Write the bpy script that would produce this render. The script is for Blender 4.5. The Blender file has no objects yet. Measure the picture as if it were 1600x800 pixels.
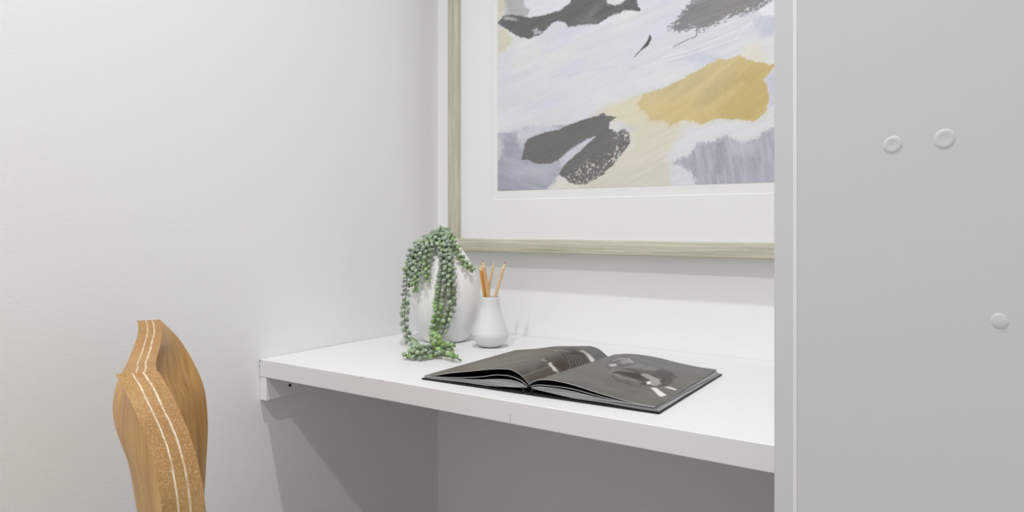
import bpy, bmesh, math, random
import numpy as np
from mathutils import Vector, Matrix

random.seed(7)
RNG = np.random.default_rng(11)
SC = bpy.context.scene
COL = SC.collection
DZ = 0.74                                   # desk top above the floor

# ------------------------------------------------------------------ camera fitted to image pixels
F, HZ, TH, CX, CY, CH = 1123.84, 350.84, 0.59855, 1.1728, -1.3886, 0.257 + DZ
R_ = np.array([math.cos(TH), math.sin(TH), 0.0])
FW = np.array([-math.sin(TH), math.cos(TH), 0.0])
C0 = np.array([CX, CY, CH])


def ray(x, y):
    return FW + R_ * (x - 800) / F + np.array([0, 0, 1.0]) * (HZ - y) / F


def at_depth(x, y, Z): return C0 + ray(x, y) * Z


def on_z(x, y, z):
    d = ray(x, y)
    return C0 + d * (z - CH) / d[2]


def on_y(x, y, Y):
    d = ray(x, y)
    return C0 + d * (Y - CY) / d[1]


def on_x(x, y, X):
    d = ray(x, y)
    return C0 + d * (X - CX) / d[0]


def image_px(P):
    """projects points of the print / pages through the camera to image pixels"""
    d = P - C0
    X = d @ R_
    Z = d @ FW
    return np.stack([800 + F * X / Z, HZ - F * d[..., 2] / Z], -1)


cam = bpy.data.cameras.new('camera')
cam.sensor_fit = 'HORIZONTAL'
cam.sensor_width = 36
cam.lens = F / 1600 * 36
cam.shift_y = (HZ - 400) / 1600
cam.clip_start = 0.02
co = bpy.data.objects.new('camera', cam)
co.location = C0
co.rotation_euler = (math.pi / 2, 0, TH)
COL.objects.link(co)
SC.camera = co

# ------------------------------------------------------------------ colour + materials


def lin(c):
    return tuple(((v / 255) / 12.92 if v / 255 <= 0.04045 else ((v / 255 + 0.055) / 1.055) ** 2.4) for v in c)


def mat(name, rgb, rough=0.6, spec=0.3):
    m = bpy.data.materials.new(name)
    m.use_nodes = True
    b = m.node_tree.nodes['Principled BSDF']
    b.inputs['Base Color'].default_value = (*rgb, 1)
    b.inputs['Roughness'].default_value = rough
    b.inputs['Specular IOR Level'].default_value = spec
    return m, m.node_tree.nodes, m.node_tree.links, b


def noise_node(N, L, scale, detail=4, vec=None, rough=0.55):
    n = N.new('ShaderNodeTexNoise')
    n.inputs['Scale'].default_value = scale
    n.inputs['Detail'].default_value = detail
    n.inputs['Roughness'].default_value = rough
    if vec:
        L.new(vec, n.inputs['Vector'])
    return n


def objcoord(N, L, sc=(1, 1, 1), rot=(0, 0, 0)):
    t = N.new('ShaderNodeTexCoord')
    m = N.new('ShaderNodeMapping')
    m.inputs['Scale'].default_value = sc
    m.inputs['Rotation'].default_value = rot
    L.new(t.outputs['Object'], m.inputs['Vector'])
    return m.outputs['Vector']


def ramp(N, L, fac, stops):
    r = N.new('ShaderNodeValToRGB')
    e = r.color_ramp.elements
    while len(e) < len(stops):
        e.new(0.5)
    for k, (p, c) in enumerate(stops):
        e[k].position = p
        e[k].color = (*c, 1)
    L.new(fac, r.inputs['Fac'])
    return r


def bump(N, L, b, height, strength, dist=0.001):
    u = N.new('ShaderNodeBump')
    u.inputs['Strength'].default_value = strength
    u.inputs['Distance'].default_value = dist
    L.new(height, u.inputs['Height'])
    L.new(u.outputs['Normal'], b.inputs['Normal'])


def paint(name, alb, sc, strength, rough=0.55, grey=(1, 1, 1)):
    m, N, L, b = mat(name, tuple(alb * g for g in grey), rough, 0.25)
    n = noise_node(N, L, 1.0, 3, objcoord(N, L, sc))
    bump(N, L, b, n.outputs['Fac'], strength, 0.0006)
    return m


M = {}
M['wall'] = paint('wall_paint', 0.84, (120, 120, 260), 0.35)
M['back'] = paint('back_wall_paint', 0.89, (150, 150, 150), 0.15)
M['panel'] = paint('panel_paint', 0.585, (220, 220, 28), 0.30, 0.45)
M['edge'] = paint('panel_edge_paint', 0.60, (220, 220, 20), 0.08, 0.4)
M['fillet_highlight'] = mat('painted_fillet_highlight', (0.74, 0.74, 0.74), 0.45, 0.3)[0]  # paler than the panel, painting a highlight along its edge fillet
M['ceiling'] = paint('ceiling_paint', 0.90, (60, 60, 60), 0.1, 0.8)
M['floor'] = paint('floor_carpet', 0.30, (300, 300, 300), 0.5, 0.9)
M['desk'] = paint('desk_laminate', 0.76, (40, 40, 40), 0.03, 0.38)
M['batten'] = paint('batten_paint', 0.82, (40, 200, 200), 0.1, 0.5)
M['dark'] = mat('dark_steel', (0.02, 0.02, 0.02), 0.4)[0]
M['mark'] = mat('worn_mark', (0.52, 0.52, 0.52), 0.7)[0]
M['board'] = mat('mat_board', (0.83, 0.83, 0.83), 0.85, 0.1)[0]
M['paper'] = mat('print_paper', (0.83, 0.83, 0.82), 0.7, 0.15)[0]
M['ceramic'] = mat('white_ceramic', (0.74, 0.74, 0.745), 0.42, 0.4)[0]


def ceramic_rough():
    m, N, L, b = mat('matte_stoneware', (0.83, 0.815, 0.80), 0.7, 0.2)
    v = objcoord(N, L, (18, 18, 9))
    n = noise_node(N, L, 1, 5, v)
    r = ramp(N, L, n.outputs['Fac'], [(0.3, (0.85, 0.835, 0.815)), (0.55, (0.90, 0.895, 0.885))])
    L.new(r.outputs['Color'], b.inputs['Base Color'])
    n2 = noise_node(N, L, 1, 4, objcoord(N, L, (70, 70, 40)))
    bump(N, L, b, n2.outputs['Fac'], 0.3, 0.001)
    return m


M['stoneware'] = ceramic_rough()


def wood_frame(axis):
    m, N, L, b = mat('champagne_wood', (0.5, 0.45, 0.36), 0.5, 0.35)
    s = [260, 260, 260]
    s[axis] = 7
    n = noise_node(N, L, 1, 5, objcoord(N, L, s), 0.7)
    r = ramp(N, L, n.outputs['Fac'], [(0.25, lin((152, 149, 130))), (0.45, lin((188, 184, 166))),
                                      (0.6, lin((203, 198, 182))), (0.8, lin((226, 222, 209)))])
    L.new(r.outputs['Color'], b.inputs['Base Color'])
    bump(N, L, b, n.outputs['Fac'], 0.25, 0.0006)
    return m


M['frame_h'] = wood_frame(0)
M['frame_v'] = wood_frame(2)


def chair_wood(name, edge):
    m, N, L, b = mat(name, (0.4, 0.25, 0.12), 0.62 if edge else 0.45, 0.2 if edge else 0.35)
    v = objcoord(N, L, (18, 18, 12) if edge else (70, 70, 5))
    n = noise_node(N, L, 1, 6, v, 0.6)
    n.inputs['Distortion'].default_value = 0.6
    stops = [(0.25, lin((160, 112, 58))), (0.45, lin((186, 137, 74))), (0.62, lin((200, 152, 86))), (0.8, lin((210, 167, 106)))]
    if edge:
        stops = [(0.25, lin((140, 102, 58))), (0.5, lin((158, 120, 74))), (0.75, lin((172, 136, 90)))]
    r = ramp(N, L, n.outputs['Fac'], stops)
    col = r.outputs['Color']
    if edge:
        # end-grain flecks and pale glue lines between the laminations
        v2 = objcoord(N, L, (760, 760, 420))
        n2 = noise_node(N, L, 1, 2, v2)
        r2 = ramp(N, L, n2.outputs['Fac'], [(0.52, (0, 0, 0)), (0.68, (1, 1, 1))])
        mx = N.new('ShaderNodeMixRGB')
        mx.inputs['Color2'].default_value = (*lin((200, 174, 138)), 1)
        ml = N.new('ShaderNodeMath'); ml.operation = 'MULTIPLY'; ml.inputs[1].default_value = 0.55
        L.new(r2.outputs['Color'], ml.inputs[0])
        L.new(ml.outputs[0], mx.inputs['Fac'])
        L.new(col, mx.inputs['Color1'])
        at = N.new('ShaderNodeAttribute'); at.attribute_name = 'ply'
        nw = noise_node(N, L, 1, 2, objcoord(N, L, (40, 40, 14)))
        ad = N.new('ShaderNodeMath'); ad.operation = 'MULTIPLY_ADD'
        ad.inputs[1].default_value = 0.10
        L.new(nw.outputs['Fac'], ad.inputs[0]); L.new(at.outputs['Fac'], ad.inputs[2])
        stops = [(0.0, 0), (0.405, 0), (0.42, 1), (0.445, 1), (0.46, 0), (0.675, 0), (0.69, 1), (0.725, 1), (0.74, 0)]
        r3 = ramp(N, L, ad.outputs[0], [(p, (q, q, q)) for p, q in stops])
        n4 = noise_node(N, L, 1, 3, objcoord(N, L, (150, 150, 60)))
        r4 = ramp(N, L, n4.outputs['Fac'], [(0.3, (0.25,) * 3), (0.6, (0.95,) * 3)])
        m3 = N.new('ShaderNodeMath'); m3.operation = 'MULTIPLY'
        L.new(r3.outputs['Color'], m3.inputs[0]); L.new(r4.outputs['Color'], m3.inputs[1])
        mx2 = N.new('ShaderNodeMixRGB')
        mx2.inputs['Color2'].default_value = (*lin((222, 208, 188)), 1)
        L.new(m3.outputs[0], mx2.inputs['Fac'])
        L.new(mx.outputs['Color'], mx2.inputs['Color1'])
        col = mx2.outputs['Color']
    L.new(col, b.inputs['Base Color'])
    bump(N, L, b, n.outputs['Fac'], 0.12, 0.0006)
    return m


M['oak'] = chair_wood('honey_oak', False)
M['seat'] = mat('pale_seat_fabric', (0.5, 0.5, 0.5), 0.9, 0.1)[0]
M['ply'] = chair_wood('laminated_edge', True)


def vcol_mat(name, rough, spec=0.3, bumpy=0.0):
    m, N, L, b = mat(name, (0.5, 0.5, 0.5), rough, spec)
    a = N.new('ShaderNodeAttribute')
    a.attribute_name = 'Col'
    L.new(a.outputs['Color'], b.inputs['Base Color'])
    if bumpy:
        n = noise_node(N, L, 1, 4, objcoord(N, L, (300, 300, 300)))
        bump(N, L, b, n.outputs['Fac'], bumpy, 0.0006)
    return m


M['print'] = vcol_mat('abstract_print', 0.75, 0.1)
M['page'] = vcol_mat('printed_page', 0.5, 0.12)
M['leaf'] = vcol_mat('succulent_leaf', 0.5, 0.35, 0.2)
M['stem'] = mat('plant_stem', lin((92, 96, 74)), 0.7)[0]
M['cover'] = mat('black_cloth_cover', (0.012, 0.012, 0.013), 0.55, 0.3)[0]


def page_edge():
    m, N, L, b = mat('page_edges', (0.2, 0.2, 0.2), 0.7, 0.2)
    n = noise_node(N, L, 1, 2, objcoord(N, L, (6, 6, 900)))
    r = ramp(N, L, n.outputs['Fac'], [(0.35, lin((78, 78, 80))), (0.5, lin((146, 146, 148))), (0.7, lin((188, 188, 190)))])
    L.new(r.outputs['Color'], b.inputs['Base Color'])
    return m


M['pages'] = page_edge()
M['sheet'] = mat('sheet_edge', lin((188, 188, 188)), 0.7, 0.2)[0]
M['inner'] = mat('dark_inner_page', lin((38, 38, 38)), 0.45, 0.3)[0]


def pencil_mat(name, c1, c2):
    m, N, L, b = mat(name, lin(c1), 0.55, 0.3)
    n = noise_node(N, L, 1, 4, objcoord(N, L, (500, 500, 25)))
    r = ramp(N, L, n.outputs['Fac'], [(0.3, lin(c1)), (0.7, lin(c2))])
    L.new(r.outputs['Color'], b.inputs['Base Color'])
    return m


M['pencil_amber'] = pencil_mat('amber_pencil_wood', (205, 140, 62), (226, 170, 98))
M['pencil_tan'] = pencil_mat('tan_pencil_wood', (202, 156, 100), (224, 188, 138))
M['pencil_pale'] = pencil_mat('pale_pencil_wood', (208, 180, 138), (228, 206, 170))
M['pencil_light'] = pencil_mat('light_pencil_wood', (212, 184, 142), (232, 212, 178))
M['lead_red'] = mat('red_lead', lin((150, 30, 42)), 0.5)[0]
M['lead_brown'] = mat('brown_lead', lin((140, 62, 40)), 0.5)[0]
M['lead_white'] = mat('white_lead', lin((232, 226, 218)), 0.5)[0]
M['lead_amber'] = mat('amber_lead', lin((200, 140, 80)), 0.5)[0]

# ------------------------------------------------------------------ build helpers


def obj(name, me, m=None, parent=None, smooth=False):
    if isinstance(me, bmesh.types.BMesh):
        bm = me
        me = bpy.data.meshes.new(name)
        bm.normal_update()
        bm.to_mesh(me)
        bm.free()
    o = bpy.data.objects.new(name, me)
    COL.objects.link(o)
    if m is not None:
        for q in (m if isinstance(m, (list, tuple)) else [m]):
            me.materials.append(q)
    if parent is not None:
        o.parent = parent
        o.matrix_parent_inverse = Matrix.Translation(-Vector(parent.location)) if parent.type == 'EMPTY' else Matrix()
    if smooth:
        me.polygons.foreach_set('use_smooth', [True] * len(me.polygons))
    return o


def thing(name, label, cat, loc, group=None):
    o = bpy.data.objects.new(name, None)
    o.empty_display_size = 0.05
    o.location = loc
    COL.objects.link(o)
    o['label'] = label
    o['category'] = cat
    if group:
        o['group'] = group
    return o


def box(bm, lo, hi, bev=0.0, seg=2):
    lo, hi = Vector(lo), Vector(hi)
    r = bmesh.ops.create_cube(bm, size=1.0)
    vs = r['verts']
    for v in vs:
        v.co = Vector(((v.co.x + .5) * (hi.x - lo.x) + lo.x, (v.co.y + .5) * (hi.y - lo.y) + lo.y, (v.co.z + .5) * (hi.z - lo.z) + lo.z))
    if bev:
        es = {e for v in vs for e in v.link_edges}
        bmesh.ops.bevel(bm, geom=list(es), offset=bev, segments=seg, profile=0.5, affect='EDGES')
    return bm


def lathe(bm, prof, seg=64, wob=None):
    rings = []
    for z, r in prof:
        if r < 1e-6:
            rings.append([bm.verts.new((0, 0, z))])
        else:
            rings.append([bm.verts.new((r * math.cos(2 * math.pi * k / seg) * (1 if not wob else wob(k / seg, z)),
                                        r * math.sin(2 * math.pi * k / seg) * (1 if not wob else wob(k / seg, z)), z)) for k in range(seg)])
    for a, b in zip(rings, rings[1:]):
        for k in range(seg):
            k2 = (k + 1) % seg
            if len(a) == 1:
                bm.faces.new((a[0], b[k2], b[k]))
            elif len(b) == 1:
                bm.faces.new((a[k], a[k2], b[0]))
            else:
                bm.faces.new((a[k], a[k2], b[k2], b[k]))
    bmesh.ops.recalc_face_normals(bm, faces=bm.faces[:])
    return bm


def catmull(pts, step):
    P = [np.array(p, float) for p in pts]
    P = [2 * P[0] - P[1]] + P + [2 * P[-1] - P[-2]]
    out = []
    for i in range(1, len(P) - 2):
        n = max(2, int(np.linalg.norm(P[i + 1] - P[i]) / step))
        for k in range(n):
            t = k / n
            a, b, c, d = P[i - 1], P[i], P[i + 1], P[i + 2]
            out.append(0.5 * ((2 * b) + (c - a) * t + (2 * a - 5 * b + 4 * c - d) * t * t + (3 * b - a - 3 * c + d) * t ** 3))
    out.append(P[-2])
    return out


def tube(bm, pts, rad, seg=8, taper=1.0):
    rings = []
    n = len(pts)
    for i, p in enumerate(pts):
        t = Vector(pts[min(i + 1, n - 1)] - pts[max(i - 1, 0)]).normalized()
        a = t.orthogonal().normalized() if i == 0 else (rings_a - t * rings_a.dot(t)).normalized()
        rings_a = a
        b = t.cross(a)
        rr = rad * (1 + (taper - 1) * i / (n - 1))
        rings.append([bm.verts.new(Vector(p) + a * rr * math.cos(2 * math.pi * k / seg) + b * rr * math.sin(2 * math.pi * k / seg)) for k in range(seg)])
    for a, b in zip(rings, rings[1:]):
        for k in range(seg):
            bm.faces.new((a[k], a[(k + 1) % seg], b[(k + 1) % seg], b[k]))
    bm.faces.new(rings[0][::-1])
    bm.faces.new(rings[-1])
    return bm


def struct(name, bm, m):
    o = obj(name, bm, m)
    o['kind'] = 'structure'
    return o


# ------------------------------------------------------------------ numpy painting tools


def vnoise(x, y, seed):
    g = np.random.default_rng(seed).random((256, 256))
    xi = np.floor(x).astype(int); yi = np.floor(y).astype(int)
    fx = x - xi; fy = y - yi
    fx = fx * fx * (3 - 2 * fx); fy = fy * fy * (3 - 2 * fy)
    q = lambda i, j: g[i % 256, j % 256]
    return (q(xi, yi) * (1 - fx) + q(xi + 1, yi) * fx) * (1 - fy) + (q(xi, yi + 1) * (1 - fx) + q(xi + 1, yi + 1) * fx) * fy


def fbm(x, y, seed, oct=4):
    s = 0; a = 0.5; tot = 0
    for k in range(oct):
        s = s + a * vnoise(x * 2 ** k + 17 * k, y * 2 ** k + 31 * k, seed + k)
        tot += a
        a *= 0.55
    return s / tot


def brush(px, py, ang, along, across, seed, oct=3):
    c, s = math.cos(math.radians(ang)), math.sin(math.radians(ang))
    return fbm((px * c + py * s) / along, (-px * s + py * c) / across, seed, oct)


def sdf(px, py, poly):
    """signed distance to a closed outline, negative inside"""
    P = np.array(poly, float)
    d = np.full(px.shape, 1e18)
    ins = np.zeros(px.shape, bool)
    n = len(P)
    for i in range(n):
        ax, ay = P[i]; bx, by = P[(i + 1) % n]
        ex, ey = bx - ax, by - ay
        wx, wy = px - ax, py - ay
        t = np.clip((wx * ex + wy * ey) / (ex * ex + ey * ey + 1e-9), 0, 1)
        d = np.minimum(d, (wx - ex * t) ** 2 + (wy - ey * t) ** 2)
        c1 = (ay > py) != (by > py)
        with np.errstate(divide='ignore', invalid='ignore'):
            xi = ex * (py - ay) / (ey if abs(ey) > 1e-9 else 1e-9) + ax
        ins ^= c1 & (px < xi)
    d = np.sqrt(d)
    return np.where(ins, -d, d)


class Canvas:
    def __init__(self, px, py, base, gain):
        self.px, self.py = px, py
        self.c = np.empty(px.shape + (3,))
        self.c[:] = np.array(base, float)
        self.gain = gain

    def lay(self, poly, col, soft=1.5, edge=2.0, escale=5, op=1.0, ang=-20, var=6, seed=1, along=60, across=4, dry=0.0, drydepth=14, grad=None):
        px, py = self.px, self.py
        d = sdf(px, py, poly)
        d = d + edge * 2 * (brush(px, py, ang, escale * 2.2, escale, seed, 4) - 0.5) + edge * 1.3 * (vnoise(px / 1.7, py / 1.7, seed + 60) - .5)
        a = np.clip(0.5 - d / soft, 0, 1) * op
        if dry:
            k = np.clip(1 + d / drydepth, 0, 1)
            sp = brush(px, py, ang, 5, 1.6, seed + 40, 3)
            a = a * (1 - dry * np.clip((sp - (1.02 - 0.62 * k)) * 9, 0, 1))
        c = np.array(col, float) + var * 2 * (brush(px, py, ang, along, across, seed + 20, 4)[..., None] - 0.5)
        if grad:
            (gx, gy), (hx, hy), col2 = grad
            t = np.clip(((px - gx) * (hx - gx) + (py - gy) * (hy - gy)) / ((hx - gx) ** 2 + (hy - gy) ** 2), 0, 1)[..., None]
            c = c + (np.array(col2, float) - np.array(col, float)) * t
        self.c = self.c * (1 - a[..., None]) + c * a[..., None]

    def line(self, pts, w, col, op=1.0, soft=1.0):
        d = np.full(self.px.shape, 1e18)
        for (ax, ay), (bx, by) in zip(pts, pts[1:]):
            ex, ey = bx - ax, by - ay
            wx, wy = self.px - ax, self.py - ay
            t = np.clip((wx * ex + wy * ey) / (ex * ex + ey * ey + 1e-9), 0, 1)
            d = np.minimum(d, np.hypot(wx - ex * t, wy - ey * t))
        a = np.clip((w / 2 + soft / 2 - d) / soft, 0, 1) * op
        self.c = self.c * (1 - a[..., None]) + np.array(col, float) * a[..., None]

    def printed(self):
        l = self.linear()
        k = np.clip((l.mean(-1, keepdims=True) - .17) / .25, 0, 1)
        return l * (.76 + .45 * k)

    def linear(self):
        v = np.clip(self.c / 255, 0, 1)
        l = np.where(v <= 0.04045, v / 12.92, ((v + 0.055) / 1.055) ** 2.4) * self.gain
        return np.clip(l, 0, 0.9)


def grid_mesh(name, P, col=None, flip=False):
    """P: (n, m, 3) vertices -> a quad mesh with an optional colour attribute"""
    n, m = P.shape[:2]
    idx = np.arange(n * m).reshape(n, m)
    q = np.stack([idx[:-1, :-1], idx[:-1, 1:], idx[1:, 1:], idx[1:, :-1]], -1).reshape(-1, 4)
    if flip:
        q = q[:, ::-1]
    me = bpy.data.meshes.new(name)
    me.vertices.add(n * m)
    me.vertices.foreach_set('co', P.reshape(-1).astype(np.float32))
    me.loops.add(q.size)
    me.loops.foreach_set('vertex_index', q.reshape(-1).astype(np.int32))
    me.polygons.add(len(q))
    me.polygons.foreach_set('loop_start', (np.arange(len(q)) * 4).astype(np.int32))
    me.update(calc_edges=True)
    if col is not None:
        a = me.color_attributes.new('Col', 'FLOAT_COLOR', 'POINT')
        rgba = np.ones((n * m, 4), np.float32)
        rgba[:, :3] = col.reshape(-1, 3)
        a.data.foreach_set('color', rgba.reshape(-1))
    return me


# ================================================================== THE SETTING
H = 2.78
struct('floor', box(bmesh.new(), (-0.1, -4.2, -0.1), (4.2, 0.1, 0.0)), M['floor'])
struct('ceiling', box(bmesh.new(), (-0.1, -4.2, H), (4.2, 0.1, H + 0.1)), M['ceiling'])
struct('wall_left', box(bmesh.new(), (-0.1, -4.2, 0), (0, 0.1, H)), M['wall'])
struct('wall_back', box(bmesh.new(), (0, 0, 0), (0.977, 0.1, H)), M['back'])
PX0, PX1, PY = 0.977, 1.0013, -0.62
# the side panel of the alcove, its left arris rounded
bm = bmesh.new()
prof = []
for k in range(7):
    a = math.radians(180 + 90 * k / 6)
    prof.append((PX0 + .0022 + .0022 * math.cos(a), PY + .0022 + .0022 * math.sin(a)))
# a fillet, its edge highlight painted in, runs up from the panel edge to the slightly proud wall beside it
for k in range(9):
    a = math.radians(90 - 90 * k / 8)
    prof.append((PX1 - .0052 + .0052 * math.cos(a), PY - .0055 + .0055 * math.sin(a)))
prof += [(PX1, 0.1), (PX0, 0.1)]
lo = [bm.verts.new((x, y, 0)) for x, y in prof]
hi = [bm.verts.new((x, y, H)) for x, y in prof]
for k in range(len(prof)):
    k2 = (k + 1) % len(prof)
    q = bm.faces.new((lo[k], lo[k2], hi[k2], hi[k]))
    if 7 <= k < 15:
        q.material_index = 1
bm.faces.new(lo[::-1]); bm.faces.new(hi)
struct('trim_1', bm, [M['edge'], M['fillet_highlight']])
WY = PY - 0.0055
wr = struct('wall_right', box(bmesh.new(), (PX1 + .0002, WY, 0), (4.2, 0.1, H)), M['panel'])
for (x, y, r, rough) in ((1395, 226, .0085, 1), (1476, 217, .0092, 1), (1562, 502, .007, 2)):
    p = on_y(x, y, WY)
    bm = bmesh.new()
    lathe(bm, [(-.0004, r * 1.05), (0.0002, r * .95), (0.0006, r * .78), (0.0007, r * .6), (0.0004 if rough == 1 else .0009, r * .4), (0.0004 if rough == 1 else .0010, 0)], 32,
          lambda t, z: 1 + 0.05 * math.sin(6.2832 * t * 2 + x))
    bmesh.ops.rotate(bm, verts=bm.verts, cent=(0, 0, 0), matrix=Matrix.Rotation(math.pi / 2, 3, 'X'))
    bmesh.ops.translate(bm, verts=bm.verts, vec=p)
    obj('painted_screw_head', bm, M['panel'], wr, True)

# ================================================================== DESK
T, D = 0.033, 0.5254
XR = PX0 - .0012
dk = thing('fitted_desk', 'white fitted desk top across the alcove between wall and panel', 'desk', (0.48, -0.26, DZ - T))
obj('desk_top', box(bmesh.new(), (0.001, -D, DZ - T), (XR, -0.001, DZ), 0.0012, 3), M['desk'], dk)
bt = obj('support_batten', box(bmesh.new(), (0.001, -D + .001, DZ - .0775), (0.019, -0.001, DZ - T - .0004), 0.0008, 2), M['batten'], dk)
p = on_x(453, 602, 0.0192)
bm = lathe(bmesh.new(), [(0, .0032), (.0006, .003), (.0004, .0015), (.0004, 0)], 16)
bmesh.ops.rotate(bm, verts=bm.verts, cent=(0, 0, 0), matrix=Matrix.Rotation(math.pi / 2, 3, 'Y'))
bmesh.ops.translate(bm, verts=bm.verts, vec=p)
obj('screw', bm, M['dark'], bt)
# small worn spots along the front edge
for k, (x, y, w, h) in enumerate(((797, 653, .0012, .011), (566, 588.6, .006, .0016), (592, 593, .002, .003), (598, 594.3, .004, .0012))):
    p = on_y(x, y, -D)
    z1 = min(p[2] + h / 2, DZ - .0008)
    obj('edge_chip', box(bmesh.new(), (p[0] - w / 2, -D - .0003, z1 - h), (p[0] + w / 2, -D + .0006, z1)), M['mark'], dk)
for k, (x, y) in enumerate(((405.8, 563.5), (405.8, 572))):
    p = on_y(x, y, -D)
    obj('corner_chip', box(bmesh.new(), (.001, -D - .0004, p[2] - .0012), (.0032 if k == 0 else .0022, -D + .0006, min(p[2] + .0010, DZ - .0004))), M['dark'], dk)

# ================================================================== FRAMED PRINT
fy = -0.045
x0 = on_y(698, 200, fy)[0]; zb = on_y(964, 399.6, fy)[2]
RW = 0.0312
x1, zt = 0.966, DZ + 1.095
fr = thing('framed_print', 'large abstract print in a champagne wood frame on the back wall', 'picture', ((x0 + x1) / 2, -0.02, zb))
sec = [(0, -.001), (0, -.040), (.003, -.0446), (.0225, -.045), (.0238, -.0438), (.0245, -.0440), (.0300, -.0425), (RW, -.0405), (RW, -.031), (RW - .008, -.030), (RW - .008, -.001)]


def rail(a, b, inward, m):
    """a mitred rail: section points are (towards the opening, y)"""
    a, b, inward = Vector(a), Vector(b), Vector(inward)
    al = (b - a).normalized()
    bm = bmesh.new()
    A = [bm.verts.new(a + inward * s + al * s + Vector((0, y, 0))) for s, y in sec]
    B = [bm.verts.new(b + inward * s - al * s + Vector((0, y, 0))) for s, y in sec]
    n = len(sec)
    for k in range(n):
        bm.faces.new((A[k], A[(k + 1) % n], B[(k + 1) % n], B[k]))
    bm.faces.new(A); bm.faces.new(B[::-1])
    bmesh.ops.recalc_face_normals(bm, faces=bm.faces[:])
    return obj('frame_rail', bm, m, fr)


rail((x0, 0, zb), (x1, 0, zb), (0, 0, 1), M['frame_h'])
rail((x0, 0, zt), (x1, 0, zt), (0, 0, -1), M['frame_h'])
rail((x0, 0, zb), (x0, 0, zt), (1, 0, 0), M['frame_v'])
rail((x1, 0, zb), (x1, 0, zt), (-1, 0, 0), M['frame_v'])
# mat board with its window cut out, bevel showing
my, py_ = -0.0305, -0.0290
gx0 = on_y(768, 250, my)[0]; gz0 = on_y(964, 307.9, my)[2]
ax0 = on_y(777.5, 250, py_)[0]; az0 = on_y(964, 292.6, py_)[2]
ax1, az1 = 0.832, DZ + 0.958
gx1, gz1 = ax1 + (ax0 - gx0), az1 + .014
ix0, ix1, iz0, iz1 = x0 + RW - .006, x1 - RW + .006, zb + RW - .006, zt - RW + .006
bm = bmesh.new()
bv = .0006


def loop(a, b, c, d, y):
    return [bm.verts.new(q) for q in ((a, y, c), (b, y, c), (b, y, d), (a, y, d))]


L0 = loop(ix0, ix1, iz0, iz1, my); L1 = loop(gx0, gx1, gz0, gz1, my); L2 = loop(gx0 + bv, gx1 - bv, gz0 + bv, gz1 - bv, py_ + .0002)
for A, B in ((L0, L1), (L1, L2)):
    for k in range(4):
        bm.faces.new((A[k], A[(k + 1) % 4], B[(k + 1) % 4], B[k]))
obj('mat_board', bm, M['board'], fr)
bm = bmesh.new()
box(bm, (ix0, py_ + .0003, iz0), (ix1, -0.012, iz1))
obj('backing_sheet', bm, M['paper'], fr)

# ---- the abstract painting itself
nx, nz = 500, 500
gx = np.linspace(ax0, ax1, nx); gz = np.linspace(az0, az1, nz)
GX, GZ = np.meshgrid(gx, gz, indexing='ij')
P = np.stack([GX, np.full_like(GX, py_), GZ], -1)
uv = image_px(P)
px, py = uv[..., 0], uv[..., 1]
cv = Canvas(px, py, (209, 210, 215), 1.14)
cv.c += 5 * (brush(px, py, -22, 90, 9, 3, 5)[..., None] - .5) * 2
cv.c += np.array([-4, -2, 3.]) * np.clip((brush(px, py, -25, 70, 30, 9, 3) - .5) * 5, 0, 1.2)[..., None]
cv.c += np.array([4, 3, -1.]) * np.clip((brush(px, py, -10, 60, 40, 14, 3) - .52) * 5, 0, 1.2)[..., None]
# streaky blue-grey passages top right
cv.lay([(1030, 100), (1050, 70), (1100, 52), (1170, 22), (1230, 15), (1240, 50), (1190, 60), (1150, 78), (1110, 96), (1060, 108)], (207, 209, 217), soft=18, edge=6, op=.8, var=9, seed=31, ang=-24)
cv.lay([(1066, 92), (1085, 78), (1110, 84), (1130, 92), (1105, 98), (1080, 100)], (190, 195, 208), soft=10, edge=5, op=.7, var=8, seed=33, ang=-30)
cv.lay([(1178, 30), (1210, 18), (1240, 20), (1235, 45), (1205, 55), (1190, 58)], (188, 193, 206), soft=8, edge=5, op=.75, var=10, seed=35, ang=-65)
cv.lay([(975, 95), (990, 75), (1000, 60), (1012, 80), (1000, 100), (985, 112)], (206, 208, 217), soft=22, edge=4, op=.8, seed=37)
for pts in ([(985, 106), (1030, 97), (1075, 92), (1150, 62)], [(1040, 78), (1080, 70), (1140, 52)], [(1050, 60), (1090, 52), (1130, 46)], [(890, 118), (930, 108), (965, 104)]):
    cv.line(pts, .8, (188, 190, 200), .6, 2)
for pts in ([(1000, 104), (1060, 90), (1160, 58)], [(1036, 90), (1080, 78), (1150, 48)], [(1150, 60), (1160, 46), (1175, 34)]):
    cv.line(pts, 1.2, (228, 229, 234), .7, 2)
# top-left creams and greys
cv.lay([(770, -30), (800, -30), (793, 0), (787, 20), (778, 34), (760, 36)], (206, 201, 184), soft=8, edge=2, seed=41, ang=60)
cv.lay([(792, -30), (826, -30), (820, 0), (822, 12), (830, 18), (826, 28), (792, 24), (788, 10)], (176, 176, 176), soft=9, edge=3, seed=43, ang=60, var=9)
cv.lay([(760, 40), (785, 44), (800, 58), (798, 68), (790, 78), (770, 90), (755, 90)], (206, 202, 184), soft=7, edge=3, seed=45, ang=-30)
cv.lay([(830, -40), (818, 2), (820, 10), (829, 14), (823, 28), (846, 23), (872, 16), (889, 4), (900, -12), (900, -40)], (216, 215, 221), soft=2, edge=1.2, seed=47, ang=-25)
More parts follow.
